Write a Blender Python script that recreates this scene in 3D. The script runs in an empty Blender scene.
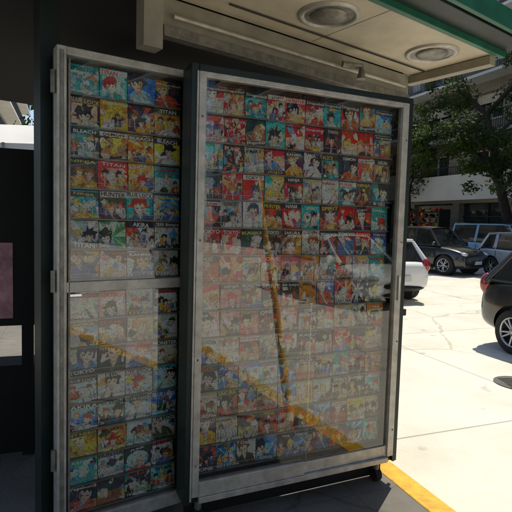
import bpy, math, random
from mathutils import Vector, Matrix
random.seed(7)
sc=bpy.context.scene
sc.view_settings.view_transform='Standard'
try: sc.view_settings.look='None'
except: pass
sc.view_settings.exposure=0

# ------------------------------------------------------------ materials
def mat(name,col,rough=.6,metal=0,var=.15,scale=6,bump=0,bscale=60,coat=0,attr=None,col2=None,spec=None,alpha=None):
    m=bpy.data.materials.new(name); m.use_nodes=True
    nt=m.node_tree; b=nt.nodes['Principled BSDF']
    tc=nt.nodes.new('ShaderNodeTexCoord')
    nz=nt.nodes.new('ShaderNodeTexNoise'); nz.inputs['Scale'].default_value=scale; nz.inputs['Detail'].default_value=8
    nz.inputs['Roughness'].default_value=.65
    nt.links.new(tc.outputs['Object'],nz.inputs['Vector'])
    rp=nt.nodes.new('ShaderNodeMapRange'); rp.inputs['From Min'].default_value=.3; rp.inputs['From Max'].default_value=.7
    nt.links.new(nz.outputs['Fac'],rp.inputs['Value'])
    mx=nt.nodes.new('ShaderNodeMix'); mx.data_type='RGBA'
    nt.links.new(rp.outputs['Result'],mx.inputs['Factor'])
    c=col; d=col2 if col2 else tuple(max(0,x*(1-var*2)) for x in col)
    mx.inputs['A'].default_value=(*d,1); mx.inputs['B'].default_value=(*c,1)
    nt.links.new(mx.outputs['Result'],b.inputs['Base Color'])
    b.inputs['Roughness'].default_value=rough; b.inputs['Metallic'].default_value=metal
    if coat: b.inputs['Coat Weight'].default_value=coat; b.inputs['Coat Roughness'].default_value=.03
    if bump:
        n2=nt.nodes.new('ShaderNodeTexNoise'); n2.inputs['Scale'].default_value=bscale; n2.inputs['Detail'].default_value=6
        nt.links.new(tc.outputs['Object'],n2.inputs['Vector'])
        bp=nt.nodes.new('ShaderNodeBump'); bp.inputs['Strength'].default_value=bump; bp.inputs['Distance'].default_value=.02
        nt.links.new(n2.outputs['Fac'],bp.inputs['Height']); nt.links.new(bp.outputs['Normal'],b.inputs['Normal'])
    return m
M={}
M['alu']=mat('aluminium_frame',(.68,.65,.58),.38,.35,.22,14,.15,200)
M['alu_dark']=mat('weathered_aluminium',(.36,.34,.30),.45,.4,.3,20)
M['green']=mat('green_paint',(.015,.17,.10),.4,0,.25,5)
M['dkgreen']=mat('dark_green_paint',(.010,.026,.022),.45,0,.3,6)
M['cream']=mat('soffit_cream',(.74,.66,.50),.55,0,.16,3,.1,30)
M['cream2']=mat('fascia_cream',(.42,.39,.31),.55,0,.2,4)
M['dark']=mat('dark_interior',(.010,.010,.011),.7,0,.3,5)
M['black']=mat('black_plastic',(.015,.015,.016),.5)
M['rubber']=mat('tyre_rubber',(.02,.02,.02),.85)
M['rim']=mat('alloy_rim',(.6,.6,.62),.3,.8)
M['chrome']=mat('chrome',(.75,.75,.77),.15,1)
M['carglass']=mat('car_glass',(.012,.016,.018),.04,0,.1,2,coat=1)
M['lens']=mat('headlamp_lens',(.6,.62,.65),.08,.3,coat=1)
M['tail']=mat('tail_lamp',(.35,.01,.01),.1,0,coat=1)
M['plate']=mat('plate',(.7,.7,.7),.4)
M['pages']=mat('book_pages',(.55,.5,.4),.8)
M['board']=mat('backboard',(.05,.035,.03),.7)
M['yellow']=mat('yellow_paint',(.80,.46,.010),.6,0,.22,12,.3,60)
M['yellow2']=mat('yellow_pole_paint',(.92,.56,.008),.45,0,.06,6)
M['bark']=mat('bark',(.055,.042,.032),.9,0,.35,9,.8,14)
M['leafA']=mat('leaf_light',(.07,.115,.022),.7,0,.3,1.3)
M['leafB']=mat('leaf_dark',(.022,.045,.012),.75,0,.3,1.3)
M['wall_w']=mat('render_white',(.74,.73,.69),.8,0,.1,.8,.1,20)
M['wall_b']=mat('render_beige',(.36,.32,.25),.85,0,.18,.7,.1,20)
M['wall_g']=mat('render_grey',(.26,.26,.25),.85,0,.14,.7,.1,20)
M['wall_r']=mat('brick_tone',(.30,.16,.11),.85,0,.16,1.1,.2,20)
M['winglass']=mat('window_glass',(.03,.045,.05),.06,0,.2,.4,coat=.5)
M['rail']=mat('railing_iron',(.03,.03,.03),.5)
M['orange']=mat('orange_fruit',(.8,.20,.02),.5)
M['redf']=mat('red_goods',(.6,.03,.03),.5)
M['pink']=mat('poster_pink',(.92,.45,.52),.4,0,.35,9)
M['grating']=mat('iron_cover',(.10,.095,.09),.6,.4,.3,20)
def leaf_trans(m):
    nt=m.node_tree; b=nt.nodes['Principled BSDF']; o=nt.nodes['Material Output']
    b.inputs['Specular IOR Level'].default_value=.25
    t=nt.nodes.new('ShaderNodeBsdfTranslucent'); t.inputs['Color'].default_value=(.13,.20,.02,1)
    a=nt.nodes.new('ShaderNodeMixShader'); a.inputs[0].default_value=.3
    nt.links.new(b.outputs[0],a.inputs[1]); nt.links.new(t.outputs[0],a.inputs[2]); nt.links.new(a.outputs[0],o.inputs['Surface'])
leaf_trans(M['leafA']); leaf_trans(M['leafB'])
g=bpy.data.materials.new('display_glass'); g.use_nodes=True; nt=g.node_tree; nt.nodes.clear()
o=nt.nodes.new('ShaderNodeOutputMaterial'); tr=nt.nodes.new('ShaderNodeBsdfTransparent'); tr.inputs[0].default_value=(.97,.99,.97,1)
gl=nt.nodes.new('ShaderNodeBsdfGlossy'); gl.inputs['Roughness'].default_value=.010; gl.inputs['Color'].default_value=(1,1,1,1)
fr=nt.nodes.new('ShaderNodeFresnel'); fr.inputs['IOR'].default_value=1.5
tc=nt.nodes.new('ShaderNodeTexCoord'); nz=nt.nodes.new('ShaderNodeTexNoise'); nz.inputs['Scale'].default_value=1.3; nz.inputs['Detail'].default_value=2
bp=nt.nodes.new('ShaderNodeBump'); bp.inputs['Strength'].default_value=.22; bp.inputs['Distance'].default_value=.01
nt.links.new(tc.outputs['Object'],nz.inputs['Vector']); nt.links.new(nz.outputs['Fac'],bp.inputs['Height'])
nt.links.new(bp.outputs['Normal'],gl.inputs['Normal'])
ml=nt.nodes.new('ShaderNodeMath'); ml.operation='MULTIPLY'; ml.inputs[1].default_value=2.5
nt.links.new(fr.outputs[0],ml.inputs[0])
ms=nt.nodes.new('ShaderNodeMixShader'); nt.links.new(ml.outputs[0],ms.inputs[0]); nt.links.new(tr.outputs[0],ms.inputs[1]); nt.links.new(gl.outputs[0],ms.inputs[2])
nt.links.new(ms.outputs[0],o.inputs[0]); M['glass']=g
# cover material
m=bpy.data.materials.new('printed_cover'); m.use_nodes=True; nt=m.node_tree; b=nt.nodes['Principled BSDF']
at=nt.nodes.new('ShaderNodeAttribute'); at.attribute_name='Col'
tc=nt.nodes.new('ShaderNodeTexCoord')
nz=nt.nodes.new('ShaderNodeTexNoise'); nz.inputs['Scale'].default_value=62; nz.inputs['Detail'].default_value=7; nz.inputs['Distortion'].default_value=3
nt.links.new(tc.outputs['Object'],nz.inputs['Vector'])
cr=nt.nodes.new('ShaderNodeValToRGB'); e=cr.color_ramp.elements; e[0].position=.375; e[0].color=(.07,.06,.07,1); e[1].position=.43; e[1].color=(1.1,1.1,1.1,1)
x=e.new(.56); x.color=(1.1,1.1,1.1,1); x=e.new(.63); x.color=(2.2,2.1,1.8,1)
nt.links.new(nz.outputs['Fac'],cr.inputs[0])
n2=nt.nodes.new('ShaderNodeTexNoise'); n2.inputs['Scale'].default_value=30; n2.inputs['Detail'].default_value=4; nt.links.new(tc.outputs['Object'],n2.inputs['Vector'])
ct=nt.nodes.new('ShaderNodeBrightContrast'); ct.inputs['Bright'].default_value=.12; ct.inputs['Contrast'].default_value=1.0; nt.links.new(n2.outputs['Color'],ct.inputs['Color'])
ov=nt.nodes.new('ShaderNodeMix'); ov.data_type='RGBA'; ov.blend_type='OVERLAY'; ov.inputs['Factor'].default_value=.6
nt.links.new(at.outputs['Color'],ov.inputs['A']); nt.links.new(ct.outputs['Color'],ov.inputs['B'])
mx=nt.nodes.new('ShaderNodeMix'); mx.data_type='RGBA'; mx.blend_type='MULTIPLY'; mx.clamp_result=True
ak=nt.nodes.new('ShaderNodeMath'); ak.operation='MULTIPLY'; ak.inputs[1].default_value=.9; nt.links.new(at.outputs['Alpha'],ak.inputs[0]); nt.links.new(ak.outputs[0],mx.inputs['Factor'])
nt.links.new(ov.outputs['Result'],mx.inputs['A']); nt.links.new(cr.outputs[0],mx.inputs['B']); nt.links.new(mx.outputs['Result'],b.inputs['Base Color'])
b.inputs['Roughness'].default_value=.35; M['cover']=m
def paint(name,c,metal=.3):
    m=mat(name,c,.32,metal,.03,3,coat=1); return m
M['p_black']=paint('car_paint_black',(.008,.008,.009),.0)
M['p_white']=paint('car_paint_white',(.82,.82,.80),0)
M['p_silver']=paint('car_paint_silver',(.42,.46,.50),.4)
M['p_blue']=paint('car_paint_lightblue',(.25,.50,.70),.1)
M['p_grey']=paint('car_paint_grey',(.10,.11,.12),.3)
M['p_red']=paint('car_paint_red',(.4,.03,.03),.1)

# ------------------------------------------------------------ mesh builder
class MB:
    def __init__(s): s.v=[];s.f=[];s.mi=[];s.mats=[];s.col=[];s.sm=[]
    def m(s,k):
        if k not in s.mats: s.mats.append(k)
        return s.mats.index(k)
    def face(s,pts,k,col=(1,1,1),smooth=False):
        i=len(s.v); s.v+= [tuple(p) for p in pts]; s.f.append(list(range(i,i+len(pts)))); s.mi.append(s.m(k)); s.col.append(col); s.sm.append(smooth)
    def mesh(s,vs,fs,k,col=(1,1,1),smooth=False):
        i=len(s.v); s.v+=[tuple(p) for p in vs]
        ki=s.m(k)
        for f in fs: s.f.append([i+j for j in f]); s.mi.append(ki); s.col.append(col); s.sm.append(smooth)
    def box(s,F,a0,a1,b0,b1,c0,c1,k,col=(1,1,1)):
        P=[F(a,b,c) for a in(a0,a1) for b in(b0,b1) for c in(c0,c1)]
        s.mesh(P,[(0,1,3,2),(4,6,7,5),(0,4,5,1),(2,3,7,6),(0,2,6,4),(1,5,7,3)],k,col)
    def tube(s,pts,rs,k,n=10,caps=True,smooth=True):
        rings=[]; prev=None
        for i,p in enumerate(pts):
            p=Vector(p); q=Vector(pts[min(i+1,len(pts)-1)])-Vector(pts[max(i-1,0)])
            q.normalize(); a=q.orthogonal().normalized() if prev is None else (prev-q*prev.dot(q)).normalized(); prev=a
            b=q.cross(a); rings.append([p+(a*math.cos(t)+b*math.sin(t))*rs[i] for t in [2*math.pi*j/n for j in range(n)]])
        vs=[v for r in rings for v in r]; fs=[]
        for i in range(len(pts)-1):
            for j in range(n): fs.append((i*n+j,i*n+(j+1)%n,(i+1)*n+(j+1)%n,(i+1)*n+j))
        s.mesh(vs,fs,k,smooth=smooth)
        if caps: s.face(rings[0][::-1],k); s.face(rings[-1],k)
    def ell(s,c,r,k,n=10):
        vs=[];fs=[];h=n//2
        for i in range(h+1):
            t=math.pi*i/h
            for j in range(n):
                p=2*math.pi*j/n; vs.append((c[0]+r[0]*math.sin(t)*math.cos(p),c[1]+r[1]*math.sin(t)*math.sin(p),c[2]+r[2]*math.cos(t)))
        for i in range(h):
            for j in range(n): fs.append((i*n+j,(i+1)*n+j,(i+1)*n+(j+1)%n,i*n+(j+1)%n))
        s.mesh(vs,fs,k,smooth=True)
    def build(s,name,parent=None,bevel=0):
        me=bpy.data.meshes.new(name); me.from_pydata(s.v,[],s.f)
        for k in s.mats: me.materials.append(M[k])
        for p,i,q in zip(me.polygons,s.mi,s.sm): p.material_index=i; p.use_smooth=q
        if 'cover' in s.mats:
            ca=me.color_attributes.new('Col','FLOAT_COLOR','CORNER')
            for p,c in zip(me.polygons,s.col):
                for l in p.loop_indices: ca.data[l].color=(*c[:3],c[3] if len(c)>3 else 1)
        me.update()
        ob=bpy.data.objects.new(name,me); sc.collection.objects.link(ob)
        if parent: ob.parent=parent
        if bevel:
            md=ob.modifiers.new('b','BEVEL'); md.width=bevel; md.segments=2; md.limit_method='ANGLE'
        return ob
def empty(name,loc=(0,0,0),rz=0):
    e=bpy.data.objects.new(name,None); sc.collection.objects.link(e); e.location=loc; e.rotation_euler=(0,0,rz); return e
def frame(o,ang):
    u=Vector((math.cos(ang),math.sin(ang),0)); n=Vector((math.sin(ang),-math.cos(ang),0)); o=Vector(o)
    return lambda a,b,c: o+u*a+n*c+Vector((0,0,b))
R=math.radians
ROAD=-0.13
K=Vector((1.14,2.75,0)); U=Vector((.933,.36,0)).normalized(); KD=Vector((-U.y,U.x,0))
def S(s,z,t): return K+U*s+KD*t+Vector((0,0,z))

# ------------------------------------------------------------ ground
def ground_mat(name,c1,c2,joint,bw,bh,ms,rough=.85,rot=0,stain=.5):
    m=bpy.data.materials.new(name); m.use_nodes=True; nt=m.node_tree; b=nt.nodes['Principled BSDF']
    tc=nt.nodes.new('ShaderNodeTexCoord'); mp=nt.nodes.new('ShaderNodeMapping'); mp.inputs['Rotation'].default_value=(0,0,rot)
    nt.links.new(tc.outputs['Object'],mp.inputs['Vector'])
    br=nt.nodes.new('ShaderNodeTexBrick'); br.inputs['Scale'].default_value=1; br.inputs['Brick Width'].default_value=bw; br.inputs['Row Height'].default_value=bh
    br.inputs['Mortar Size'].default_value=ms; br.inputs['Color1'].default_value=(*c1,1); br.inputs['Color2'].default_value=(*c2,1); br.inputs['Mortar'].default_value=(*joint,1); br.offset=0
    nt.links.new(mp.outputs['Vector'],br.inputs['Vector'])
    n1=nt.nodes.new('ShaderNodeTexNoise'); n1.inputs['Scale'].default_value=.7; n1.inputs['Detail'].default_value=9; n1.inputs['Roughness'].default_value=.7
    nt.links.new(tc.outputs['Object'],n1.inputs['Vector'])
    r1=nt.nodes.new('ShaderNodeValToRGB'); r1.color_ramp.elements[0].position=.3; r1.color_ramp.elements[0].color=(stain,stain,stain*.96,1); r1.color_ramp.elements[1].position=.6
    nt.links.new(n1.outputs['Fac'],r1.inputs[0])
    mx=nt.nodes.new('ShaderNodeMix'); mx.data_type='RGBA'; mx.blend_type='MULTIPLY'; mx.inputs['Factor'].default_value=1
    nt.links.new(br.outputs['Color'],mx.inputs['A']); nt.links.new(r1.outputs[0],mx.inputs['B'])
    vo=nt.nodes.new('ShaderNodeTexVoronoi'); vo.feature='DISTANCE_TO_EDGE'; vo.inputs['Scale'].default_value=.33
    n3=nt.nodes.new('ShaderNodeTexNoise'); n3.inputs['Scale'].default_value=2; n3.inputs['Detail'].default_value=6
    nt.links.new(tc.outputs['Object'],n3.inputs['Vector']); av=nt.nodes.new('ShaderNodeMix'); av.data_type='RGBA'; av.inputs['Factor'].default_value=.25
    nt.links.new(tc.outputs['Object'],av.inputs['A']); nt.links.new(n3.outputs['Color'],av.inputs['B']); nt.links.new(av.outputs['Result'],vo.inputs['Vector'])
    r2=nt.nodes.new('ShaderNodeValToRGB'); r2.color_ramp.elements[0].position=.001; r2.color_ramp.elements[0].color=(.66,.64,.60,1); r2.color_ramp.elements[1].position=.005
    nt.links.new(vo.outputs['Distance'],r2.inputs[0])
    m2=nt.nodes.new('ShaderNodeMix'); m2.data_type='RGBA'; m2.blend_type='MULTIPLY'; m2.inputs['Factor'].default_value=1
    nt.links.new(mx.outputs['Result'],m2.inputs['A']); nt.links.new(r2.outputs[0],m2.inputs['B'])
    n4=nt.nodes.new('ShaderNodeTexNoise'); n4.inputs['Scale'].default_value=4.5; n4.inputs['Detail'].default_value=3; nt.links.new(tc.outputs['Object'],n4.inputs['Vector'])
    r4=nt.nodes.new('ShaderNodeValToRGB'); r4.color_ramp.elements[0].position=.66; r4.color_ramp.elements[0].color=(1,1,1,1); r4.color_ramp.elements[1].position=.74; r4.color_ramp.elements[1].color=(.72,.70,.67,1)
    nt.links.new(n4.outputs['Fac'],r4.inputs[0])
    m4=nt.nodes.new('ShaderNodeMix'); m4.data_type='RGBA'; m4.blend_type='MULTIPLY'; m4.inputs['Factor'].default_value=1
    nt.links.new(m2.outputs['Result'],m4.inputs['A']); nt.links.new(r4.outputs[0],m4.inputs['B']); nt.links.new(m4.outputs['Result'],b.inputs['Base Color'])
    b.inputs['Roughness'].default_value=rough
    n2=nt.nodes.new('ShaderNodeTexNoise'); n2.inputs['Scale'].default_value=50; n2.inputs['Detail'].default_value=5; nt.links.new(tc.outputs['Object'],n2.inputs['Vector'])
    bp=nt.nodes.new('ShaderNodeBump'); bp.inputs['Strength'].default_value=.4; bp.inputs['Distance'].default_value=.01
    nt.links.new(n2.outputs['Fac'],bp.inputs['Height']); nt.links.new(bp.outputs['Normal'],b.inputs['Normal'])
    return m
sa=math.atan2(U.y,U.x)
M['road']=ground_mat('concrete_road',(.70,.67,.58),(.64,.61,.53),(.36,.34,.30),4.5,3.2,.010,rot=-sa,stain=.78)
M['pave']=ground_mat('pavement_tiles',(.21,.195,.17),(.185,.175,.155),(.12,.115,.105),.4,.4,.003,rot=-sa)
M['soil']=mat('ground_soil',(.2,.19,.17),.9,0,.2,.5)
mb=MB(); mb.face([(-600,-600,ROAD-.03),(600,-600,ROAD-.03),(600,600,ROAD-.03),(-600,600,ROAD-.03)],'soil'); mb.build('ground')
RW=16.5
mb=MB(); mb.face([S(.0,ROAD,-150),S(RW,ROAD,-150),S(RW,ROAD,250),S(0,ROAD,250)],'road'); mb.build('road')
def SF(a,b,c): return S(a,b,c)
mb=MB(); mb.box(SF,-30,-.15,-.4,0,-150,250,'pave'); mb.build('pavement')
mb=MB(); mb.box(SF,RW+.15,RW+30,-.4,0,-150,250,'pave'); mb.build('pavement')
mb=MB(); mb.box(SF,-.15,0,-.4,.004,-60,12,'yellow'); mb.build('kerb',bevel=.01)
M['kerb']=mat('kerb_stone',(.35,.34,.31),.85,0,.2,3)
mb=MB(); mb.box(SF,RW,RW+.15,-.4,.004,-150,250,'kerb'); mb.build('kerb',bevel=.01)
mb=MB(); mb.box(SF,-.15,0,-.4,.004,12,250,'kerb'); mb.build('kerb',bevel=.01)
mb=MB()
c=Vector((2.98,5.4,ROAD+.006))
mb.tube([c-Vector((0,0,.004)),c+Vector((0,0,.003))],[.26,.26],'grating',28)
for i in range(-3,4): mb.box(lambda a,b,cc:c+Vector((a,cc,b)),-.16,.16,.003,.008,i*.05-.010,i*.05+.010,'black')
mb.build('manhole_cover')

# ------------------------------------------------------------ comic covers
tcache={}
def text_mesh(w):
    if w in tcache: return tcache[w]
    cu=bpy.data.curves.new('t','FONT'); cu.body=w; cu.resolution_u=2; cu.offset=.022
    ob=bpy.data.objects.new('t',cu); sc.collection.objects.link(ob); bpy.context.view_layer.update()
    me=ob.evaluated_get(bpy.context.evaluated_depsgraph_get()).to_mesh()
    vs=[v.co.copy() for v in me.vertices]; fs=[list(p.vertices) for p in me.polygons]
    bpy.data.objects.remove(ob); bpy.data.curves.remove(cu)
    x0=min(v.x for v in vs);x1=max(v.x for v in vs);y0=min(v.y for v in vs);y1=max(v.y for v in vs)
    tcache[w]=([((v.x-x0)/(x1-x0),(v.y-y0)/(y1-y0)) for v in vs],fs); return tcache[w]
PAL={'red':((.88,.03,.03),(.95,.50,.30),(.95,.93,.88)),'teal':((.02,.44,.48),(.50,.80,.74),(.92,.92,.85)),'grey':((.46,.48,.45),(.82,.80,.74),(.08,.08,.09)),
'sepia':((.62,.48,.32),(.88,.78,.60),(.12,.09,.07)),'white':((.93,.91,.86),(.66,.70,.72),(.10,.10,.11)),'dark':((.05,.05,.06),(.70,.12,.06),(.7,.65,.55)),
'blue':((.03,.20,.68),(.25,.66,.88),(.92,.92,.92)),'pink':((.90,.34,.30),(.93,.74,.64),(.35,.06,.06)),'yellow':((.94,.66,.05),(.55,.24,.05),(.95,.92,.8)),
'green':((.07,.32,.18),(.50,.70,.40),(.9,.85,.7)),'orange':((.92,.32,.03),(.95,.72,.3),(.12,.08,.06)),'lteal':((.50,.76,.74),(.82,.9,.84),(.06,.18,.22))}
SK=[(.93,.70,.50),(.88,.62,.46),(.95,.78,.62)]
HC=[(.015,.015,.02),(.03,.02,.015),(.85,.62,.08),(.6,.05,.02),(.75,.75,.72),(.08,.1,.2),(.6,.24,.04),(.015,.015,.02),(.25,.10,.03)]
TC=[(.95,.93,.88,.1),(.95,.93,.88,.1),(.92,.66,.05,.1),(.03,.03,.03,.1),(.88,.04,.03,.1)]
WORDS=['Dragonball','BLUE LOCK','TOKYO','NINJA','ONE','KAIJU','SAKURA','DEMON','TITAN','HUNTER','NANA','SLAM','MONSTER','RANMA','AKIRA','SPIRIT','GHOST','ALICE','20 boys','Vagabond','MY HERO','PUNK','FAIRY','JOJO']
def jit(c,a=.2): 
    k=1+random.uniform(-a,a); return tuple(min(.96,max(.005,x*k+random.uniform(-.04,.04))) for x in c)
def cover(mb,F,a0,b0,w,h,c0,pal,word=None,wcol=None,tb='top',portrait=False):
    ang=random.gauss(0,.014); ca,sa_=math.cos(ang),math.sin(ang); tilt=random.uniform(0,.012)
    def Q(x,y,l):
        x=min(max(x,0),1)-.5; y=min(max(y,0),1)
        X=x*w; Y=y*h; return F(a0+w/2+X*ca-Y*sa_, b0+X*sa_+Y*ca, c0+.008+l*.0004-y*tilt)
    P=PAL[pal]; bg=jit(P[0]); b2=jit(P[1]); b3=jit(P[2])
    if random.random()<.15 and not word: bg=jit((.05,.05,.06),.4)
    A=[Q(0,0,0),Q(1,0,0),Q(1,1,0),Q(0,1,0)]
    mb.face(A,'cover',bg)
    B=[p-(F(0,0,1)-F(0,0,0))*.012 for p in A]
    for i in range(4): mb.face([A[i],B[i],B[(i+1)%4],A[(i+1)%4]],'pages')
    L=[1]
    def poly(pts,col): mb.face([Q(x,y,L[0]) for x,y in pts],'cover',col)
    def fan(c,pts,col):
        n=len(pts)
        for i in range(n): mb.face([Q(*c,L[0]),Q(*pts[i],L[0]),Q(*pts[(i+1)%n],L[0])],'cover',col)
    st=random.random()
    if st<.3:
        y=random.uniform(.3,.7); poly([(0,0),(1,0),(1,y+random.uniform(-.2,.2)),(0,y)],b2)
    elif st<.5:
        cx,cy=random.uniform(.3,.7),random.uniform(.3,.6)
        for i in range(10):
            t=i*.628+random.random()*.2
            poly([(cx,cy),(cx+1.2*math.cos(t),cy+1.2*math.sin(t)),(cx+1.2*math.cos(t+.25),cy+1.2*math.sin(t+.25))],b2)
    elif st<.65: poly([(.08,.06),(.92,.06),(.92,.78),(.08,.78)],b2)
    elif st<.8: fan((.5,.4),[(.5+.42*math.cos(t*.52),.42+.34*math.sin(t*.52)) for t in range(12)],b2)
    L[0]+=1
    nblob=random.randint(3,7)
    mode=random.random()
    if mode>.80: nblob=14
    for i in range(nblob):
        cx,cy,r=random.random(),random.uniform(0,.8),random.uniform(.06,.24); col=random.choice([b3,b2,jit((.05,.05,.06),.5),jit(P[0]),jit(P[0]),jit((.9,.38,.1)),jit((.15,.38,.6)),jit((.9,.85,.75)),jit((.9,.68,.5))])
        k=random.randint(5,9); fan((cx,cy),[(cx+r*random.uniform(.4,1.3)*math.cos(6.283*j/k),cy+r*random.uniform(.4,1.3)*math.sin(6.283*j/k)) for j in range(k)],col)
        L[0]+=.3
    def char(cx,base,s,):
        skin=jit(random.choice(SK),.12); hair=random.choice(HC); cl=jit(random.choice([P[1],P[2],P[0],P[0],(.05,.05,.06),(.8,.12,.06),(.9,.42,.05),(.1,.2,.5),(.9,.87,.8)]))
        tl=random.uniform(-.7,.7); fl=random.choice([-1,1])
        def T(x,y):
            return (cx+s*(x*fl+tl*(y-.1)*.5), base+s*(y-tl*x*fl*.5))
        L[0]+=1; R_=[]; k=random.choice([11,14,17]); sp=random.uniform(.20,.34)
        for i in range(k):
            t=2*math.pi*i/k+random.uniform(-.1,.3); r=sp if i%2 else .19
            r*=random.uniform(.75,1.25); R_.append(T(r*math.cos(t),.68+r*math.sin(t)))
        fan(T(0,.68),R_,hair)
        L[0]+=1; sw=random.uniform(.28,.45); poly([T(-sw,-.3),T(sw,-.3),T(sw*.85,.32),T(.1,.44),T(-.1,.44),T(-sw*.85,.32)],cl)
        if random.random()<.6:
            L[0]+=.5; q=1; u1,u2=random.uniform(.5,.75),random.uniform(.2,.75); poly([T(.2,.3),T(.34,.24),T(u1+.05,u2-.06),T(u1-.04,u2+.05)],cl); fan(T(u1,u2),[T(u1+.09*math.cos(j),u2+.09*math.sin(j)) for j in range(6)],skin)
        L[0]+=1; poly([T(-.07,.38),T(0,.22),T(.07,.38),T(.06,.5),T(-.06,.5)],tuple(c*.65 for c in skin))
        poly([T(-.3,.1),T(-.26,.1),T(.2,-.25),T(.12,-.25)],(.03,.03,.04))
        poly([T(-.02,.25),T(.02,.25),T(.04,-.3),T(-.03,-.3)],b3)
        poly([T(.14,.34),T(.3,.26),T(.34,-.3),T(.2,-.3)],tuple(c*.45 for c in cl))
        L[0]+=1; sk3=(*skin,.55)
        poly([T(-.145,.66),T(-.14,.55),T(-.08,.44),T(-.01,.39),T(.06,.43),T(.13,.54),T(.145,.66),T(.1,.75),T(-.1,.75)],sk3)
        L[0]+=.5; poly([T(.03,.41),T(.07,.44),T(.135,.56),T(.14,.68),T(.08,.6)],(*[c*.6 for c in skin],.5))
        L[0]+=.5
        a_=random.uniform(.60,.68)
        poly([T(-.18,.60),T(-.12,a_+.03),T(-.09,a_-.02),T(-.03,a_+.05),T(.02,a_-.03),T(.08,a_+.04),T(.17,.60),T(.19,.78),T(.05,.86),T(-.14,.83)],hair)
        L[0]+=.5
        for e in(-.07,.06): poly([T(e-.035,.565),T(e+.03,.555),T(e+.035,.58),T(e-.03,.585)],(.02,.02,.03,0))
        poly([T(-.03,.465),T(.03,.47),T(.03,.48),T(-.03,.478)],(.25,.05,.04,0))
    if portrait: char(.5,-.15,1.3)
    elif mode<.42: char(random.uniform(.35,.65),random.uniform(-.45,-.05),random.uniform(.95,1.75))
    elif mode<.62: char(.28,.1,.65); char(.68,-.1,.9)
    elif mode<.76: char(.22,.25,.5); char(.78,.22,.5); char(.5,-.12,.8)
    elif mode<.90:
        for q in range(4): char(random.uniform(.1,.9),random.uniform(-.02,.4),random.uniform(.3,.5))
    L[0]+=1
    for i in range(random.randint(3,9)):
        x,y=random.random(),random.uniform(0,.75); dx,dy=random.uniform(-.3,.3),random.uniform(-.15,.3)
        poly([(x,y),(x+.03,y),(x+dx,y+dy)],random.choice([(.03,.03,.04),b3,(.92,.9,.85)]))
    word=word or random.choice(WORDS); tc_=wcol or random.choice(TC)
    L[0]+=1
    ty=.80 if tb=='top' else .03; th=random.uniform(.09,.17)
    if random.random()<.4: poly([(0,ty-.02),(1,ty-.02),(1,ty+th+.03),(0,ty+th+.03)],b3 if sum(tc_[:3])<1 else jit((.05,.05,.06),.5))
    L[0]+=1
    vs,fs=text_mesh(word); tw=min(.96,(.14*len(word)+.25)*random.uniform(.6,1.05)); x0=random.choice([(1-tw)/2,(1-tw)/2,.02]); sl=random.choice([0,0,0,.12,-.1])
    mb.mesh([Q(x0+x*tw,ty+y*th+sl*(x-.5)*.5,L[0]) for x,y in vs],fs,'cover',tc_)
    n,f2=text_mesh(str(random.randint(1,42))); nx=random.choice([.06,.78])
    mb.mesh([Q(nx+x*.15,.06+y*.10,L[0]) for x,y in n],f2,'cover',random.choice(TC))

def grid(mb,F,a0,a1,rows,pals,c0,words=None):
    for r,(zb,h) in enumerate(rows):
        row=pals[r]; n=len(row); w=(a1-a0)/n; xs=[a0+i*w+(random.uniform(-.006,.006) if 0<i<n else 0) for i in range(n+1)]
        for i in range(n):
            ww=words[r] if words and words[r] else None
            if ww=='-': ww=None
            if ww and random.random()<.25: ww=None
            w_=xs[i+1]-xs[i]
            cover(mb,F,xs[i]+.002,zb+.003,w_-.004,h-.004-random.uniform(0,.010),c0,row[i],word=ww,
                  wcol=(.95,.93,.9,.1) if ww else None,tb='top' if random.random()<.85 else 'b',portrait=(row[i]=='white'))
        mb.box(F,a0,a1,zb-.005,zb+.003,c0,c0+.022,'alu_dark')
        mb.box(F,a0,a1,zb+.026,zb+.028,c0+.024,c0+.026,'alu')

def P_(s): 
    d={'r':'red','t':'teal','g':'grey','s':'sepia','w':'white','d':'dark','b':'blue','p':'pink','y':'yellow','n':'green','o':'orange','l':'lteal'}
    return [d[c] for c in s]

# ------------------------------------------------------------ right display case
A1=math.atan2(.54,1.19)
F1=frame((-.31,2.45,0),A1); W1=1.285; B1,T1=.165,2.315
case=empty('magazine_display_case')
mb=MB()
mb.box(F1,-.040,0,B1-.02,T1+.035,-.11,.035,'dkgreen')
mb.box(F1,W1,W1+.035,B1-.02,T1+.035,-.11,.035,'dkgreen')
mb.box(F1,0,W1,T1,T1+.035,-.11,.035,'dkgreen')
mb.box(F1,0,W1,B1-.02,B1+.02,-.11,.02,'dkgreen')
mb.box(F1,0,W1,B1+.02,T1,-.11,-.09,'dark')
mb.build('carcass',case,.004)
mb=MB()
mb.box(F1,0,.036,B1+.02,T1,.0,.042,'alu'); mb.box(F1,W1-.044,W1,B1+.02,T1,.0,.042,'alu')
mb.box(F1,.036,W1-.044,T1-.026,T1,.0,.040,'alu')
mb.box(F1,.036,W1*.51,B1+.02,B1+.095,.0,.045,'alu'); mb.box(F1,W1*.51,W1-.044,B1+.02,B1+.085,.0,.030,'alu')
mb.box(F1,.036,W1-.044,B1-.012,B1+.018,.022,.052,'alu')
mb.box(F1,-.012,-.002,B1,T1,.036,.042,'alu')
mb.box(F1,W1+.037,W1+.052,.12,1.1,-.02,.0,'alu_dark'); mb.box(F1,W1+.036,W1+.07,1.05,1.09,-.03,.02,'black')
mb.box(F1,W1-.028,W1-.016,1.15,1.3,.043,.055,'chrome')
for z in(.35,.9,1.5,2.1):
    for a in(.018,W1-.012): mb.ell(F1(a,z,.043),(.006,.006,.006),'alu_dark',8)
mb.build('frame',case,.003)
mb=MB()
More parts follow.
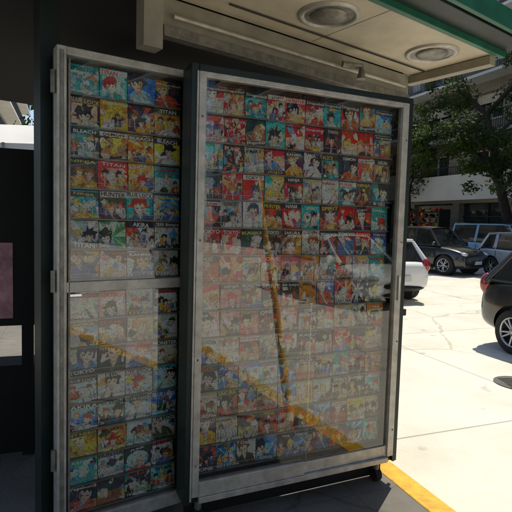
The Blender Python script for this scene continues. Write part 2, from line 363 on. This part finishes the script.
for a in(.06,W1-.06):
    mb.tube([F1(a,B1-.02,-.04),F1(a,.05,-.04)],[.02,.02],'alu_dark'); mb.tube([F1(a-.02,.04,-.04),F1(a+.02,.04,-.04)],[.04,.04],'rubber',16)
mb.box(F1,.0,W1,.02,.143,-.10,-.07,'dark')  # dark skirt plate, added to block sunlight leaking under the case
mb.build('castors_and_sun_skirt',case)
mb=MB()
mb.face([F1(.037,B1+.096,.030),F1(W1*.51+.02,B1+.096,.030),F1(W1*.51+.02,T1-.027,.030),F1(.037,T1-.027,.030)],'glass')
mb.face([F1(W1*.51+.021,B1+.086,.020),F1(W1-.045,B1+.086,.020),F1(W1-.045,T1-.027,.020),F1(W1*.51+.021,T1-.027,.020)],'glass')
mb.build('glass_pane',case)
mb=MB()
mb.face([F1(.02,B1+.03,-.065),F1(W1-.03,B1+.03,-.065),F1(W1-.03,T1-.01,-.065),F1(.02,T1-.01,-.065)],'board')
n=14; hh=(T1-.03-(B1+.10))/n
rows=[(T1-.03-(i+1)*hh,hh) for i in range(n)]
pals=[P_('rrtrrrtrtb'),P_('rrdtrrdrrs'),P_('tdgrwwtdrs'),P_('drrtrswtdt'),P_('dgwrrtdrrt'),P_('rrrdogdrrb'),P_('dryrpogrgt'),P_('rpsdrobrgl'),P_('pprdrgrsgo'),P_('gsrgwdsrog'),P_('gbblbgytro'),P_('sdrgbylsdt'),P_('dsodrrbdys'),P_('dbwbdbrdbt')]
words=['Dragonball','Dragonball',None,None,None,'TOKYO','-','-','ONE',None,None,'-','-','ONE']
grid(mb,F1,.042,W1-.048,rows,pals,-.06,words)
mb.build('comic_books')

# ------------------------------------------------------------ left display door
A2=math.atan2(.36,.556); W2=.69
F2=frame((-.923,2.26,0),A2); B2,T2=.06,2.36
door=empty('magazine_display_door')
mb=MB()
mb.box(F2,0,.042,B2,T2,-.05,.03,'alu'); mb.box(F2,W2-.042,W2,B2,T2,-.05,.03,'alu')
mb.box(F2,.042,W2-.042,T2-.035,T2,-.05,.028,'alu'); mb.box(F2,.042,W2-.042,B2,B2+.07,-.05,.028,'alu')
mb.box(F2,.042,W2-.042,1.245,1.295,-.03,.026,'alu')
mb.box(F2,.050,.060,B2+.08,T2-.045,.012,.026,'alu_dark'); mb.box(F2,W2-.060,W2-.050,B2+.08,T2-.045,.012,.026,'alu_dark')
mb.box(F2,.012,.03,B2+.02,T2-.02,.031,.036,'alu_dark'); mb.box(F2,W2-.03,W2-.012,B2+.02,T2-.02,.031,.036,'alu_dark')
mb.box(F2,.0,W2,B2+.0,T2-.0,-.07,-.052,'dark')
mb.box(F2,.055,.11,1.225,1.24,.027,.034,'chrome')
for z in(.4,1.25,2.15): mb.tube([F2(-.012,z,0.01),F2(-.012,z+.1,.01)],[.012,.012],'alu_dark')
mb.build('frame',door,.003)
mb=MB()
for z0,z1 in((B2+.071,1.244),(1.296,T2-.036)):
    mb.face([F2(.043,z0,.010),F2(W2-.043,z0,.010),F2(W2-.043,z1,.010),F2(.043,z1,.010)],'glass')
mb.build('glass_pane',door)
mb=MB()
mb.face([F2(.03,B2+.02,-.049),F2(W2-.03,B2+.02,-.049),F2(W2-.03,T2-.02,-.049),F2(.03,T2-.02,-.049)],'board')
up=(T2-.045-1.30)/7; lo=(1.24-(B2+.08))/8
rows=[(T2-.045-(i+1)*up,up) for i in range(7)]+[(1.24-(i+1)*lo,lo) for i in range(8)]
pals=[P_('ttbd'),P_('rydo'),P_('tyoy'),P_('drot'),P_('tdtb'),P_('gnrg'),P_('oplg'),P_('gpgl'),P_('spsg'),P_('glgs'),P_('lwlt'),P_('bllb'),P_('yolg'),P_('tgtl'),P_('dynt')]
words=[None,None,'BLEACH',None,None,None,None,None,None,'-','BLUE LOCK','BLUE LOCK',None,None,'-']
grid(mb,F2,.062,W2-.062,rows,pals,-.042,words)
mb.build('comic_books')

# ------------------------------------------------------------ kiosk
AC=R(37); FC=frame((-.48,2.48,0),AC)
kiosk=empty('newsstand_kiosk')
HZ=2.70
mb=MB(); LR=2.05
mb.box(FC,-.06,LR,HZ,HZ+.03,-.02,.60,'cream')
mb.box(FC,-2.6,LR,HZ+.032,HZ+.10,-3.0,.60,'dkgreen')
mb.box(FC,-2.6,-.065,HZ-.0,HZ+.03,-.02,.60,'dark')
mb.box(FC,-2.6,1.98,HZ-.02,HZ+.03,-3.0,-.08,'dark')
mb.build('roof',kiosk)
mb=MB()
mb.box(FC,.0,1.98,2.56,HZ-.003,-.08,-.03,'cream2')
mb.box(FC,.0,1.96,2.50,2.55,-.06,.0,'alu_dark')
mb.box(FC,-.12,-.02,2.42,HZ-.003,-.06,.03,'cream2')
mb.box(FC,LR-.07,LR+.0,2.64,HZ-.004,-.06,.58,'cream2')
mb.tube([FC(.05,2.6,.0),FC(1.9,2.6,.0)],[.012,.012],'alu')
mb.tube([FC(1.2,2.6,.05),FC(1.32,2.6,.10),FC(1.32,2.52,.10)],[.02,.02,.03],'alu_dark')
mb.tube([FC(.3,2.69,.12),FC(1.95,2.69,.12)],[.006,.006],'black',6)
mb.box(FC,.98,.985,HZ-.002,HZ+.002,.0,.6,'alu_dark')
mb.build('fascia',kiosk,.004)
mb=MB()
mb.box(FC,-2.6,LR+.02,HZ-.015,HZ+.12,.602,.635,'green')
mb.box(FC,-2.6,LR+.02,HZ+.02,HZ+.05,.636,.78,'dkgreen')
mb.box(FC,-2.6,LR+.02,HZ+.02,HZ+.13,.80,.83,'green')
mb.box(FC,1.3,LR+.02,HZ+.125,HZ+.13,.636,.79,'cream')  # pale strip, its colour stands in for daylight in a roof gap
mb.build('green_beam',kiosk,.004)
mb=MB()
mb.box(FC,.0,1.86,.15,2.49,-1.4,-.55,'dark')
mb.box(FC,-.52,-.43,0,HZ-.05,-.35,-.22,'dkgreen')
mb.box(FC,-.0,1.86,0,.15,-1.4,-.5,'dkgreen')
mb.box(FC,1.80,1.88,0,HZ,-.6,-.5,'dkgreen')
mb.build('cabinet_body',kiosk)
def lamp(x,y):
    mb=MB(); c=Vector((x,y,HZ)); n=40
    prof=[(.165,0),(.163,-.010),(.15,-.016),(.135,-.012),(.130,-.004)]
    vs=[];fs=[]
    for r,z in prof:
        for j in range(n): vs.append(c+Vector((r*math.cos(6.28318*j/n),r*math.sin(6.28318*j/n),z-.001)))
    for i in range(len(prof)-1):
        for j in range(n): fs.append((i*n+j,(i+1)*n+j,(i+1)*n+(j+1)%n,i*n+(j+1)%n))
    mb.mesh(vs,fs,'alu',smooth=True)
    mb.face([c+Vector((.131*math.cos(6.28318*j/n),.131*math.sin(6.28318*j/n),-.006)) for j in range(n)],'alu_dark')
    mb.ell((c.x,c.y,c.z-.008),(.10,.10,.022),'alu_dark',20)
    return mb.build('ceiling_lamp')
lamp(.35,2.68); lamp(1.08,3.21)

mb=MB(); mb.tube([(1.16,1.95,0),(1.12,1.80,.95),(1.06,1.62,1.95)],[.036,.028,.018],'yellow2',14); mb.tube([(1.16,1.95,0),(1.16,1.95,.03)],[.07,.07],'black',16); mb.build('barrier_pole')
FP=frame((-2.02,3.0,0),R(20))
mb=MB(); mb.box(FP,0,.62,.88,2.02,-.05,0,'dark'); mb.box(FP,.08,.48,.93,1.42,.0,.004,'pink'); mb.box(FP,.14,.34,1.05,1.3,.005,.007,'plate')
mb.box(FP,.05,.09,0,.88,-.05,0,'alu_dark'); mb.box(FP,.53,.60,0,.88,-.05,0,'dark'); mb.box(FP,.0,.62,0,.60,-.3,-.06,'dark'); mb.build('poster_stand')  # low dark box added to darken the gap, hiding the sunlit ground
FA=frame((-7.5,9.3,0),R(2)); mb=MB()
mb.mesh([FA(0,2.95,0),FA(5.4,2.95,0),FA(5.4,3.5,-1.2),FA(0,3.5,-1.2),FA(0,2.55,0),FA(5.4,2.55,0)],[(0,1,2,3),(4,5,1,0)],'wall_w')
for a in(.1,2.7,5.2): mb.tube([FA(a,0,0.05),FA(a,2.95,.05)],[.03,.03],'alu_dark')
mb.box(FA,0,5.3,0,2.5,-1.3,-1.2,'dark')
mb.build('shop_awning')

# ------------------------------------------------------------ buildings
def building(name,s0,sgn,t0,t1,floors,wall,balc=True,fh=3.1,gh=3.6,shop=True,bandm='wall_w',band=True):
    def F(a,b,c): return S(s0-sgn*c,b,t0+a)
    Lh=t1-t0; mb=MB(); H=gh+fh*floors
    mb.box(F,0,Lh,0,H,-10,-.45,wall)
    mb.box(F,.05,Lh-.05,.1,H-.4,-.44,-.40,'winglass')
    nb=max(2,int(Lh/3.4)); bw=Lh/nb
    for i in range(nb+1):
        x=i*bw; w=.25; mb.box(F,max(0,x-w),min(Lh,x+w),0,gh-.6,-.42,0,wall)
    mb.box(F,0,Lh,gh-.6,gh,-.42,.02,wall)
    if band: mb.box(F,.1,Lh-.1,gh-.45,gh+1.0,.022,.75,bandm)
    for i in range(nb):
        x=i*bw+.25
        if (i*7+int(t0))%3==0:
            for k in range(16): mb.box(F,x,x+bw-.5,.05+k*.18,.05+k*.18+.165,-.3,-.26,'alu_dark')
        else:
            mb.box(F,x+bw*.4,x+bw*.4+.06,0,gh-.6,-.38,-.3,'rail'); mb.box(F,x,x+bw-.5,2.2,2.26,-.38,-.3,'rail'); mb.box(F,x,x+bw-.5,0,.4,-.39,-.2,wall)
    for f in range(floors):
        z=gh+f*fh
        for i in range(nb):
            x=i*bw; ww=bw*.5 if i%2 else bw*.62; g0=x+(bw-ww)/2
            sill=.85 if i%2 else .1
            mb.box(F,x,g0,z,z+fh,-.42,0,wall); mb.box(F,g0+ww,x+bw,z,z+fh,-.42,0,wall)
            mb.box(F,g0,g0+ww,z,z+sill,-.42,0.002,wall); mb.box(F,g0,g0+ww,z+2.35,z+fh,-.42,.002,wall)
            mb.box(F,g0-.06,g0+ww+.06,z+sill-.07,z+sill,.003,.1,'wall_w')
            mb.box(F,g0+ww/2-.03,g0+ww/2+.03,z+sill,z+2.35,-.36,-.28,'wall_w'); mb.box(F,g0,g0+ww,z+2.29,z+2.349,-.36,-.28,'wall_w')
            sh=random.random()
            if sh<.5:
                k=random.uniform(.3,1.3)
                mb.box(F,g0+.01,g0+ww-.01,z+2.34-k,z+2.28,-.27,-.22,'cream')
            if random.random()<.3: mb.box(F,g0+ww+.1,g0+ww+.75,z+.5,z+1.0,.01,.35,'plate')
        if balc:
            b0=0.6; b1=Lh-.6; zz=z
            if not(band and f==0): mb.box(F,b0,b1,zz-.16,zz-.01,.004,1.15,'wall_w')
            zz=z+(1.0 if band and f==0 else 0); dd=.7 if band and f==0 else 1.1
            hh=.45 if band and f==0 else .95
            mb.box(F,b0,b1,zz+hh,zz+hh+.05,dd-.05,dd,'rail')
            k=b0
            while k<b1: mb.box(F,k,k+.025,zz,zz+hh,dd-.04,dd-.015,'rail'); k+=.14
    mb.box(F,-.05,Lh+.05,H,H+.35,-10,.25,'wall_w')
    return mb.build(name)
building('apartment_building',19.5,1,13,33,5,'wall_b')
building('apartment_building',19.5,1,33.3,52,6,'wall_g',bandm='cream2')
building('apartment_building',19.5,1,-6,12.7,5,'wall_g',bandm='wall_b')
building('apartment_building',19.5,1,-26,-6.3,4,'wall_b',bandm='cream2')
building('apartment_building',19.5,1,-50,-26.3,5,'wall_r',bandm='wall_g')
building('apartment_building',19.5,1,52.5,90,6,'wall_b')
building('corner_building',-7,-1,22,60,5,'wall_b',band=False)
building('corner_building',-7,-1,-40,-6,4,'wall_g',band=False)
mb=MB()
for i in range(190):
    p=S(17.9+random.uniform(-.3,.3)+0,0,22.3+random.uniform(-2.1,2.1)); lv=random.choice([.6,.9,1.25,1.6,1.9,2.2,2.5]); p.z=lv+random.uniform(0,.12)
    r=random.uniform(.07,.14); mb.ell(p,(r,r,r),random.choice(['orange','redf','redf','leafA','leafB','yellow']),6)
for lv in(.55,.85,1.2,1.55,1.85,2.15,2.45): mb.box(lambda a,b,c:S(17.9+c,b,22.3+a),-2.2,2.2,lv-.04,lv,-.4,.4,'bark')
for a in(-2.2,2.16): mb.box(lambda a_,b,c:S(17.9+c,b,22.3+a_),a,a+.05,0,2.6,-.4,.4,'rail')
mb.build('flower_stall')

# ------------------------------------------------------------ trees
def tree(name,base,H=6,lean=(-1,0),crown=3.2,nl=9,seed=1,dens=95,r0=.24):
    random.seed(seed); mb=MB(); base=Vector(base)
    top=base+Vector((lean[0],lean[1],H)); pts=[];rs=[]
    for i in range(7):
        f=i/6; pts.append(base.lerp(top,f)+Vector((math.sin(f*5+seed)*.12,math.cos(f*4+seed)*.12,0))); rs.append(r0*(1-.5*f)+(.1 if i==0 else 0))
    mb.tube(pts,rs,'bark',10); clumps=[]
    for i in range(nl):
        a=i*2.4+seed; st=pts[random.choice([3,4,5,6])]; ln=crown*random.uniform(.6,1.1); up=random.uniform(.5,2.6)
        d=Vector((math.cos(a)*ln,math.sin(a)*ln,up)); q=[st,st+d*.35+Vector((0,0,.3)),st+d*.7+Vector((0,0,.35)),st+d]
        mb.tube(q,[r0*.4,r0*.26,r0*.15,.02],'bark',6)
        for k in range(7):
            f=random.uniform(.35,1.1); clumps.append((st+d*f+Vector([random.gauss(0,.55) for _ in range(3)]),random.uniform(.35,.75)))
        for k in range(3):
            e=q[2]+Vector([random.gauss(0,.8) for _ in range(3)]); mb.tube([q[1],e],[.035,.01],'bark',5); clumps.append((e,.6))
    for c,r in clumps:
        km=random.choice(['leafA','leafB','leafB'])
        for j in range(int(dens*r*1.6)):
            v=Vector([random.gauss(0,1) for _ in range(3)]).normalized()*r*random.uniform(.35,1.05); v.z*=.65
            p=c+v; a=Vector([random.gauss(0,1) for _ in range(3)]).normalized(); b=a.orthogonal().normalized(); s=random.uniform(.06,.13)
            mb.face([p-a*s,p+b*s*.55,p+a*s,p-b*s*.55],km)
    return mb.build(name)
def SP(s,t): 
    p=S(s,0,t); return (p.x,p.y,0)
tree('street_tree',SP(17.5,14.6),6.8,(-1.9,.3),3.4,13,3,110,.26)
tree('street_tree',SP(17.6,22.5),6.4,(-.6,.6),2.5,8,5,100,.2)
tree('street_tree',SP(17.5,30),6.5,(.3,.4),3.6,8,8,60)
tree('street_tree',SP(17.5,-3),6,(.3,.2),3.6,9,11,60)
tree('street_tree',SP(17.5,-13),6,(-.3,.2),3.8,8,12,60)
tree('street_tree',SP(-1.2,16),5.2,(.2,.4),3.2,9,15,60)
random.seed(99)

# ------------------------------------------------------------ cars
def lathe(mb,c,prof,k,n=28,axis='y'):
    vs=[];fs=[]
    for r,y in prof:
        for j in range(n): t=2*math.pi*j/n; vs.append((c[0]+r*math.cos(t),c[1]+y,c[2]+r*math.sin(t)))
    for i in range(len(prof)-1):
        for j in range(n): fs.append((i*n+j,(i+1)*n+j,(i+1)*n+(j+1)%n,i*n+(j+1)%n))
    mb.mesh(vs,fs,k,smooth=True)
def car(name,loc,heading,pt,L=4.0,W=1.72,H=1.5,belt=.92,kind='hatch',R_=.31):
    e=empty(name,(loc[0],loc[1],ROAD),heading); w=W/2; h=L/2
    if kind=='hatch': st=[(-h,.38,.80,.80),(-h+.06,.28,.93,.90),(-h+.35,.22,belt+.04,.97),(-h+.9,.20,belt+.03,1),(0,.20,belt,1),(h-1.15,.20,belt-.01,1),(h-.7,.2,belt-.07,.98),(h-.28,.22,belt-.16,.93),(h-.05,.26,belt-.27,.82),(h,.34,belt-.38,.72)]
    else: st=[(-h,.38,.95,.86),(-h+.05,.28,belt+.02,.93),(-h+.35,.24,belt+.05,.98),(-h+.9,.22,belt+.03,1),(0,.22,belt,1),(h-1.05,.22,belt,1),(h-.6,.22,belt-.06,.98),(h-.25,.24,belt-.14,.93),(h-.05,.28,belt-.25,.84),(h,.36,belt-.36,.76)]
    vs=[];fs=[];n=12
    for x,zb,zt,q in st:
        ww=w*q; mid=(zb+zt)/2
        half=[(ww*.80,zb),(ww*.97,zb+.06),(ww*1.0,mid-.04),(ww*.985,mid+.10),(ww*.955,zt-.06),(ww*.84,zt)]
        ring=half+[(-y,z) for y,z in half[::-1]]
        for i,(y,z) in enumerate(ring): vs.append((x,y,z+(.0)))
    for i in range(len(st)-1):
        for j in range(n): fs.append((i*n+j,(i+1)*n+j,(i+1)*n+(j+1)%n,i*n+(j+1)%n))
    fs.append(tuple(range(n))); fs.append(tuple(range((len(st)-1)*n,len(st)*n))[::-1])
    b=MB(); b.mesh(vs,fs,pt,smooth=True); body=b.build('body',None)
    md=body.modifiers.new('s','SUBSURF'); md.levels=2; md.render_levels=2
    ax=[-h+.72,h-.78]; cut=MB()
    for x in ax:
        for sg in(-1,1): cut.tube([(x,sg*(w-.24),R_),(x,sg*(w+.2),R_)],[R_+.06]*2,'black',32)
    cu=cut.build('cut'); md=body.modifiers.new('b','BOOLEAN'); md.object=cu; md.operation='DIFFERENCE'; md.solver='EXACT'
    bpy.context.view_layer.update()
    me=bpy.data.meshes.new_from_object(body.evaluated_get(bpy.context.evaluated_depsgraph_get()))
    body.modifiers.clear(); body.data=me; bpy.data.objects.remove(cu)
    for p in me.polygons: p.use_smooth=True
    try: me.set_sharp_from_angle(angle=R(40))
    except: pass
    body.parent=e
    mb=MB(); wb=w*.90; wt=w*.70; ht=H-.06
    if kind=='hatch': xb=[h-1.02,h-.90,.12,.02,-h+.95,-h+.62,-h+.16]; xt=[h-1.72,h-1.69,.08,.0,-h+.85,-h+.70,-h+.48]
    elif kind=='suv': xb=[h-1.0,h-.88,.15,.05,-h+.85,-h+.72,-h+.10]; xt=[h-1.55,h-1.52,.1,.02,-h+.8,-h+.7,-h+.35]
    else: xb=[h-.75,h-.60,.45,.33,-.75,-.87,-h+.04]; xt=[h-1.45,h-1.40,.43,.33,-.75,-.85,-h+.10]
    n=len(xb); mk=[pt,'carglass','black','carglass',pt,'carglass']
    zt=[ht-.05,ht-.045,ht,ht,ht-.03,ht-.05,ht-.08] if kind!='van' else [ht-.05,ht-.04,ht,ht,ht,ht,ht-.02]
    zb=belt-.03
    for sg in(1,-1):
        for i in range(n-1):
            P=[(xb[i],sg*wb,zb),(xb[i+1],sg*wb,zb),(xt[i+1],sg*wt,zt[i+1]),(xt[i],sg*wt,zt[i])]
            mb.face(P if sg<0 else P[::-1],mk[i],smooth=False)
            mb.tube([(xt[i],sg*(wt+.005),zt[i]),(xt[i+1],sg*(wt+.005),zt[i+1])],[.03,.03],pt,8)
        mb.tube([(xb[0],sg*(wb),zb+.03),(xb[-1],sg*(wb),zb+.04)],[.018,.018],'black',6)
        mb.tube([(xb[0],sg*wb,zb),(xt[0],sg*wt,zt[0])],[.045,.032],pt,8)
        mb.tube([(xb[-1],sg*(wb-.02),zb),(xt[-1],sg*wt,zt[-1])],[.07,.04],pt,8)
        for i_ in(2,4): mb.tube([(xb[i_],sg*wb,zb),(xt[i_],sg*wt,zt[i_])],[.03,.025],'black' if i_==2 else pt,6)
    mb.face([(xb[0],-wb,zb),(xb[0]+.10,0,zb),(xb[0],wb,zb),(xt[0],wt,zt[0]),(xt[0]+.06,0,zt[0]+.02),(xt[0],-wt,zt[0])],'carglass')
    mb.face([(xb[-1],wb,zb),(xb[-1]-.04,0,zb),(xb[-1],-wb,zb),(xt[-1],-wt,zt[-1]),(xt[-1]-.03,0,zt[-1]+.02),(xt[-1],wt,zt[-1])],'carglass')
    for i in range(n-1):
        ys=[-wt-.01,-wt*.75,-wt*.4,0,wt*.4,wt*.75,wt+.01]; dz=[.0,.035,.05,.058,.05,.035,.0]
        for j in range(6):
            mb.face([(xt[i]+(.06 if i==0 else 0)*(1-abs(ys[j])/wt),ys[j],zt[i]+dz[j]),(xt[i]+(.06 if i==0 else 0)*(1-abs(ys[j+1])/wt),ys[j+1],zt[i]+dz[j+1]),(xt[i+1],ys[j+1],zt[i+1]+dz[j+1]),(xt[i+1],ys[j],zt[i+1]+dz[j])],pt,smooth=True)
    mb.tube([(xt[-1]-.02,-wt*.95,zt[-1]+.03),(xt[-1]-.06,0,zt[-1]+.05),(xt[-1]-.02,wt*.95,zt[-1]+.03)],[.035,.04,.035],pt,8)
    ob=mb.build('cabin',e)
    mb=MB()
    for x in ax:
        for sg in(-1,1):
            c=(x,sg*(w-.11),R_); t=.1
            lathe(mb,c,[(R_*.66,-t),(R_*.9,-t),(R_,-t*.75),(R_,t*.75),(R_*.92,t),(R_*.68,t*1.02),(R_*.66,t*.8),(R_*.66,-t)],'rubber')
            lathe(mb,c,[(R_*.67,sg*t*.95),(R_*.63,sg*t*.9),(R_*.62,sg*t*.1),(.0,sg*t*.1)],'black',24)
            lathe(mb,c,[(R_*.68,sg*t*1.0),(R_*.61,sg*t*.98),(R_*.60,sg*t*.8)],'rim',28)
            for k in range(10):
                a=2*math.pi*k/10+(.12 if k%2 else -.12)*1.0
                ca_,sa_=math.cos(a),math.sin(a)
                p0=(c[0]+ca_*.04,c[1]+sg*t*.72,c[2]+sa_*.04); p1=(c[0]+ca_*R_*.63,c[1]+sg*t*.85,c[2]+sa_*R_*.63)
                mb.tube([p0,p1],[.018,.015],'rim',6)
            lathe(mb,c,[(.055,sg*t*.6),(.055,sg*t*.9),(.0,sg*t*.95)],'rim',14)
            mb.tube([(x,sg*(w-.26),R_),(x,sg*(w-.22),R_)],[R_+.05]*2,'black',24)
    for sg in(-1,1):
        mb.ell((h-.20,sg*w*.70,belt-.28),(.2,.14,.085),'lens',12); mb.ell((-h+.09,sg*w*.80,belt-.07),(.10,.10,.16),'tail',12)
        mb.ell((xb[0]-.12,sg*(w+.08),belt+.06),(.07,.11,.08),pt,12)
        for x in(xb[2]-.02,xb[4]+.06,xb[0]-.15): mb.box(lambda a,b,c:Vector((a,c,b)),x,x+.008,.34,belt-.07,sg*(w-.012)-.004,sg*(w-.012)+.010,'black')
        for x in(xb[2]+.12,xb[4]+.22): mb.box(lambda a,b,c:Vector((a,c,b)),x,x+.17,belt-.17,belt-.14,sg*(w-.02)-.02,sg*(w-.02)+.035,pt)
        mb.box(lambda a,b,c:Vector((a,c,b)),-h+1.1,h-1.2,.2,.27,sg*(w-.03)-.03,sg*(w-.03)+.025,'black')
        mb.ell((h-.12,sg*w*.62,.40),(.1,.09,.05),'lens',10)
    mb.ell((h-.03,0,.50),(.06,w*.55,.09),'black',12); mb.ell((h-.05,0,.34),(.07,w*.6,.06),'black',12)
    mb.box(lambda a,b,c:Vector((a,c,b)),h+.0,h+.035,.42,.54,-.2,.2,'plate')
    mb.box(lambda a,b,c:Vector((a,c,b)),-h-.035,-h+.05,.50,.63,-.2,.2,'plate')
    mb.ell((-h+.05,0,.34),(.09,w*.75,.08),'black',12)
    mb.ell((h-.03,0,.60),(.04,.06,.05),'chrome',10)
    mb.build('wheels_and_trim',e)
    return e
away=math.atan2(KD.y,KD.x); tow=away+math.pi
def carS(name,s,t,hd,pt,**k):
    p=S(s,0,t); return car(name,p,hd,pt,**k)
car('parked_car',(4.78,5.80),tow,'p_black',L=3.95,W=1.72,H=1.54,belt=.98)
car('parked_car',(2.55,12.6),away,'p_white',L=3.9,W=1.7,H=1.5)
car('parked_car',(6.6,19.2),tow+.25,'p_black',L=4.4,W=1.85,H=1.75,belt=1.05,kind='suv',R_=.36)
car('parked_car',(9.9,17.0),tow,'p_silver',L=4.2,W=1.8,H=1.65,belt=1.0,kind='suv',R_=.34)
car('parked_van',(11.0,22.0),tow+.1,'p_blue',L=4.4,W=1.85,H=1.95,belt=1.1,kind='van')
car('parked_car',(8.2,-1.9),away,'p_white',L=3.9,W=1.7,H=1.5)
carS('parked_car',15.2,-12,away,'p_grey',L=4.1); carS('parked_car',15.2,-6,away,'p_white',L=4.1); carS('parked_car',15.2,0.5,away,'p_red',L=4.1)

# ------------------------------------------------------------ light
hz=Vector((.50,.87)).normalized(); el=R(62)
w=bpy.data.worlds.new('World'); sc.world=w; w.use_nodes=True; nt=w.node_tree; bg=nt.nodes['Background']
sk=nt.nodes.new('ShaderNodeTexSky'); sk.sky_type='NISHITA'; sk.sun_disc=False; sk.sun_elevation=el; sk.sun_rotation=math.atan2(hz.x,hz.y)
nt.links.new(sk.outputs[0],bg.inputs[0]); bg.inputs[1].default_value=.15
sd=Vector((hz.x*math.cos(el),hz.y*math.cos(el),math.sin(el)))
l=bpy.data.lights.new('sun','SUN'); l.energy=5; l.angle=R(.5); l.color=(1,.92,.77)
lo=bpy.data.objects.new('sun',l); sc.collection.objects.link(lo); lo.rotation_euler=sd.to_track_quat('Z','Y').to_euler(); lo.location=(0,0,30)
# ------------------------------------------------------------ camera
cd=bpy.data.cameras.new('camera'); cd.sensor_width=36; cd.lens=34.6; cd.clip_end=2000; cd.clip_start=.05
co=bpy.data.objects.new('camera',cd); sc.collection.objects.link(co); sc.camera=co
co.matrix_world=Matrix.Translation((0,0,1.6))@Matrix.Rotation(R(86),4,'X')@Matrix.Rotation(R(1.6),4,'Z')
